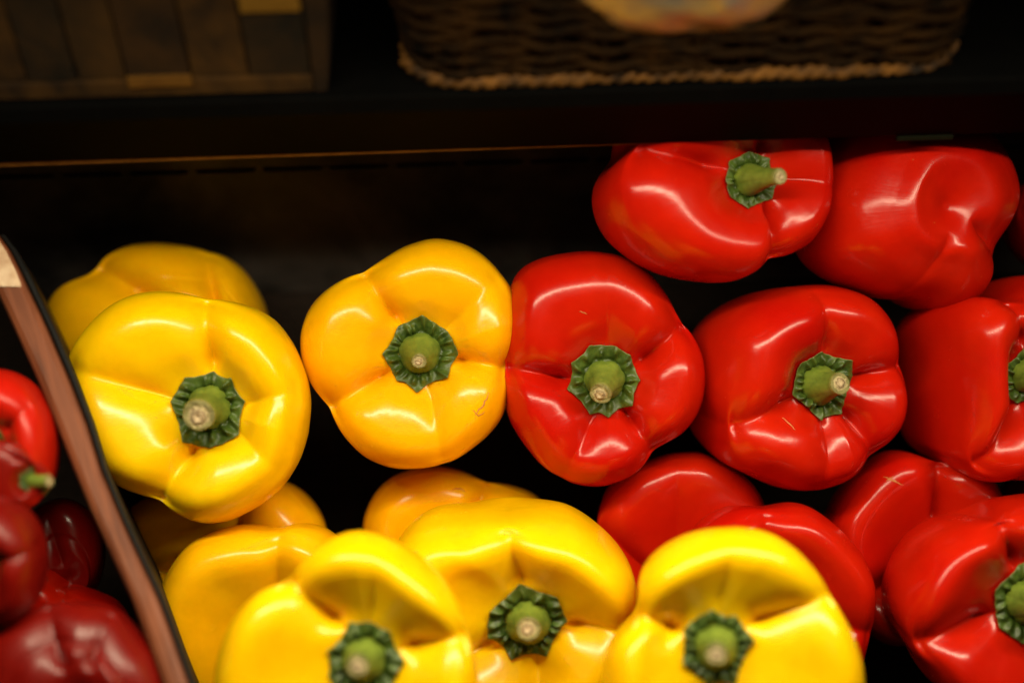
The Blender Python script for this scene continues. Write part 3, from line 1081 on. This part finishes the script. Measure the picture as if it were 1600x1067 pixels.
pep('front yellow pepper between two blurrier ones, with a cleft between two broad top lobes', 'y', (825, 974), .566, (.0, -.20),
    [(612, 860), (625, 835), (644, 813), (672, 793), (706, 786), (734, 788), (761, 779), (799, 776), (844, 780), (885, 786), (920, 807), (951, 834), (978, 869), (992, 900), (996, 934), (988, 968),
     (985, 1010), (960, 1070), (900, 1120), (820, 1135), (740, 1115), (680, 1060), (640, 980), (615, 910)],
    [(790, 780, .7, .26), (992, 965, .8, .24), (665, 1045, .8, .26), (850, 1130, .5, .25)], tip=(0, -4), tip_r=.29, stem_len=.40, seed=24, calyx=.325, length=.95, amp=.007, cav=1.05, bowl=True)
pep('blurred yellow pepper at the bottom right of the yellows, in front of the red ones', 'y', (1120, 1012), .512, (.02, .03),
    [(998, 925), (1001, 890), (1014, 868), (1049, 842), (1092, 827), (1145, 822), (1197, 829), (1241, 855), (1276, 894), (1302, 938), (1329, 982), (1346, 1026), (1352, 1075), (1330, 1140), (1260, 1190),
     (1150, 1215), (1040, 1195), (960, 1140), (938, 1080), (943, 1030), (948, 1008), (966, 982), (985, 970), (993, 955)],
    [(993, 958, .95, .26), (1302, 925, .75, .26), (1130, 1200, .6, .25), (1140, 822, .16, .14)], tip=(-10, -5), tip_r=.27, stem_len=.36, seed=25, calyx=.30, length=.72, amp=.006, cav=.95, bowl=True)
pep('red pepper in the low row just right of the front yellows, its stalk hidden', 'r', (1062, 900), .626, (.0, -.02),
    [(931, 830), (934, 805), (948, 763), (987, 728), (1044, 708), (1092, 706), (1136, 724), (1171, 750), (1193, 781), (1200, 830), (1190, 900), (1150, 950), (1080, 968), (1000, 955), (955, 920), (935, 875)],
    [(938, 822, .8, .2), (1150, 950, .7, .22), (1055, 712, .25, .25), (985, 950, .6, .22)], seed=26, length=.8, calyx=.22, stem_len=.3, bowl=True)
pep('red pepper directly behind the right-hand blurred yellow one, only its upper right side in view', 'r', (1205, 950), .588, (.02, -.06),
    [(1072, 850), (1079, 831), (1097, 807), (1136, 789), (1197, 791), (1232, 783), (1263, 789), (1307, 820), (1351, 868), (1370, 912), (1369, 960), (1357, 1004), (1345, 1050), (1310, 1095), (1245, 1120),
     (1165, 1115), (1100, 1080), (1068, 1020), (1060, 930)],
    [(1192, 792, .6, .2), (1366, 985, .6, .25), (1070, 1010, .6, .25)], seed=27, length=.72, bowl=True)
pep('shaded red pepper low between three neighbours, with a deep hollow and a small tan scratch', 'r', (1450, 866), .626, (.0, -.02),
    [(1283, 825), (1290, 795), (1307, 767), (1337, 733), (1372, 706), (1403, 703), (1447, 717), (1469, 722), (1512, 721), (1547, 741), (1567, 768), (1575, 820), (1565, 880), (1530, 940), (1480, 985), (1430, 1008),
     (1390, 1010), (1355, 990), (1330, 940), (1308, 890), (1290, 850)],
    [(1464, 720, 1.0, .18), (1325, 945, .8, .2), (1560, 900, .6, .25)], seed=28, length=.78, calyx=.24, stem_len=.3, bowl=True)
pep('large red pepper in the bottom right corner with a dark green star', 'r', (1607, 940), .566, (.06, -.04),
    [(1600, 774), (1556, 776), (1530, 783), (1499, 797), (1460, 807), (1447, 811), (1412, 833), (1386, 877), (1375, 921), (1381, 960), (1408, 990), (1425, 1030), (1442, 1056), (1480, 1088), (1560, 1110),
     (1650, 1110), (1730, 1070), (1780, 990), (1785, 900), (1750, 830), (1690, 787), (1640, 774)],
    [(1545, 778, .95, .2), (1408, 1000, .8, .22), (1760, 850, .7, .25), (1600, 1100, .4, .25)], tip=(-4, -4), tip_r=.28, seed=29, calyx=.32, length=.9, bowl=True)
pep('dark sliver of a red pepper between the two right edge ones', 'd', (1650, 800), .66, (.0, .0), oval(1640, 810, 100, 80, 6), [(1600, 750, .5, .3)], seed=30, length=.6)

# left of the divider
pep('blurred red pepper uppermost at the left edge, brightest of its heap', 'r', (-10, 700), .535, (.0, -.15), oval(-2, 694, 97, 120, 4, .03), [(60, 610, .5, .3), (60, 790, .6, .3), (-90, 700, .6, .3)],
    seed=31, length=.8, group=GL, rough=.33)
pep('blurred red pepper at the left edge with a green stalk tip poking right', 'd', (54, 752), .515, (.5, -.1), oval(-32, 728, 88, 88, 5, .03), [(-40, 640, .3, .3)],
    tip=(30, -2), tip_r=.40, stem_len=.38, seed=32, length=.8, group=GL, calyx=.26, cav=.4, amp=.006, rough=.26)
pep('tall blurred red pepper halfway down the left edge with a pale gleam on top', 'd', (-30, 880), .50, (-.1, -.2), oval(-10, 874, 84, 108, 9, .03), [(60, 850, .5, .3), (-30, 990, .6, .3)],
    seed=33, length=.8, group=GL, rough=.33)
pep('small shade-darkened red pepper against the divider, deepest of the left heap', 'm', (110, 905), .575, (.2, -.1), oval(92, 868, 74, 90, 2, .03), [(60, 800, .5, .3), (130, 920, .5, .3)], seed=34, length=.7, group=GL, end=True)
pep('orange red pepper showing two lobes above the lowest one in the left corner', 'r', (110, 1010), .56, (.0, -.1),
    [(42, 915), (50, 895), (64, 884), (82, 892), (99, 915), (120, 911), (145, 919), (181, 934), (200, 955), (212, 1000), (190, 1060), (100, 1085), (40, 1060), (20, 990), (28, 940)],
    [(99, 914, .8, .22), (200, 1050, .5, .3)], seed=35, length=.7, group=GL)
pep('lowest blurred shade-darkened red pepper filling the bottom left corner', 'd', (120, 1085), .495, (.05, .10),
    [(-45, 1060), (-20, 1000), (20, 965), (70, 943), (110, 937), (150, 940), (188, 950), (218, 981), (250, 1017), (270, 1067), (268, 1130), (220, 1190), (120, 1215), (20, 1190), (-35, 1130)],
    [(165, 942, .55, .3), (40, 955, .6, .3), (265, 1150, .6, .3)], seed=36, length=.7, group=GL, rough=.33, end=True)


# ------------------------------------------------------------------ healed scratches on a few skins
from mathutils.bvhtree import BVHTree
SCAR = plain('tan_scar', (0.42, 0.11, 0.02), 0.6, ((0.55, 0.22, 0.06), 900), bump=.0003)
bpy.context.view_layer.update()


def scar(first, path, wd):
    """a thin raised thread of cork lying on the skin"""
    root = next(o for o in bpy.data.objects if o.get('label', '').startswith(first))
    body = next(c for c in root.children if c.name.startswith('body'))
    me_ = body.data
    tree = BVHTree.FromPolygons([v.co for v in me_.vertices], [tuple(p.vertices) for p in me_.polygons])
    inv = root.matrix_world.inverted()
    o_ = inv @ CAM
    n_ = 9
    pts = []
    for i in range(n_):
        t = i / (n_ - 1) * (len(path) - 1)
        k = min(int(t), len(path) - 2)
        f = t - k
        px = path[k][0] * (1 - f) + path[k + 1][0] * f + .8 * math.sin(i * 2.3)
        py = path[k][1] * (1 - f) + path[k + 1][1] * f + .8 * math.cos(i * 1.9)
        d = (inv @ P(px, py, .6) - o_).normalized()
        hit, nrm, _, _ = tree.ray_cast(o_, d)
        if hit is None:
            return
        if nrm.dot(d) > 0:
            nrm = -nrm
        pts.append((hit, nrm))
    vs, fs = [], []
    for i, (p, nn2) in enumerate(pts):
        q = pts[min(i + 1, n_ - 1)][0] - pts[max(i - 1, 0)][0]
        sd = q.cross(nn2).normalized()
        w_ = wd * (0.25 + math.sin(math.pi * i / (n_ - 1))) * (1 + .3 * math.sin(i * 3.1))
        vs += [p + sd * w_ - nn2 * .00005, p + nn2 * .00022, p - sd * w_ - nn2 * .00005]
    for i in range(n_ - 1):
        for k in range(2):
            a = i * 3 + k
            fs.append((a, a + 1, a + 4, a + 3))
    mesh_obj('scar', vs, fs, SCAR, root)


scar('amber pepper between', [(742, 648), (756, 632), (764, 614)], .00035)
scar('amber pepper between', [(738, 640), (748, 650), (757, 644)], .00025)
scar('red pepper in the middle of the red row', [(1222, 652), (1234, 662), (1243, 672)], .0003)
scar('shaded red pepper low', [(1380, 744), (1394, 750), (1412, 758)], .0004)
scar('shaded red pepper low', [(1384, 752), (1396, 744)], .0003)
scar('red pepper touching', [(905, 486), (918, 491)], .00025)
scar('amber pepper peeking', [(706, 765), (718, 763), (728, 768)], .0003)
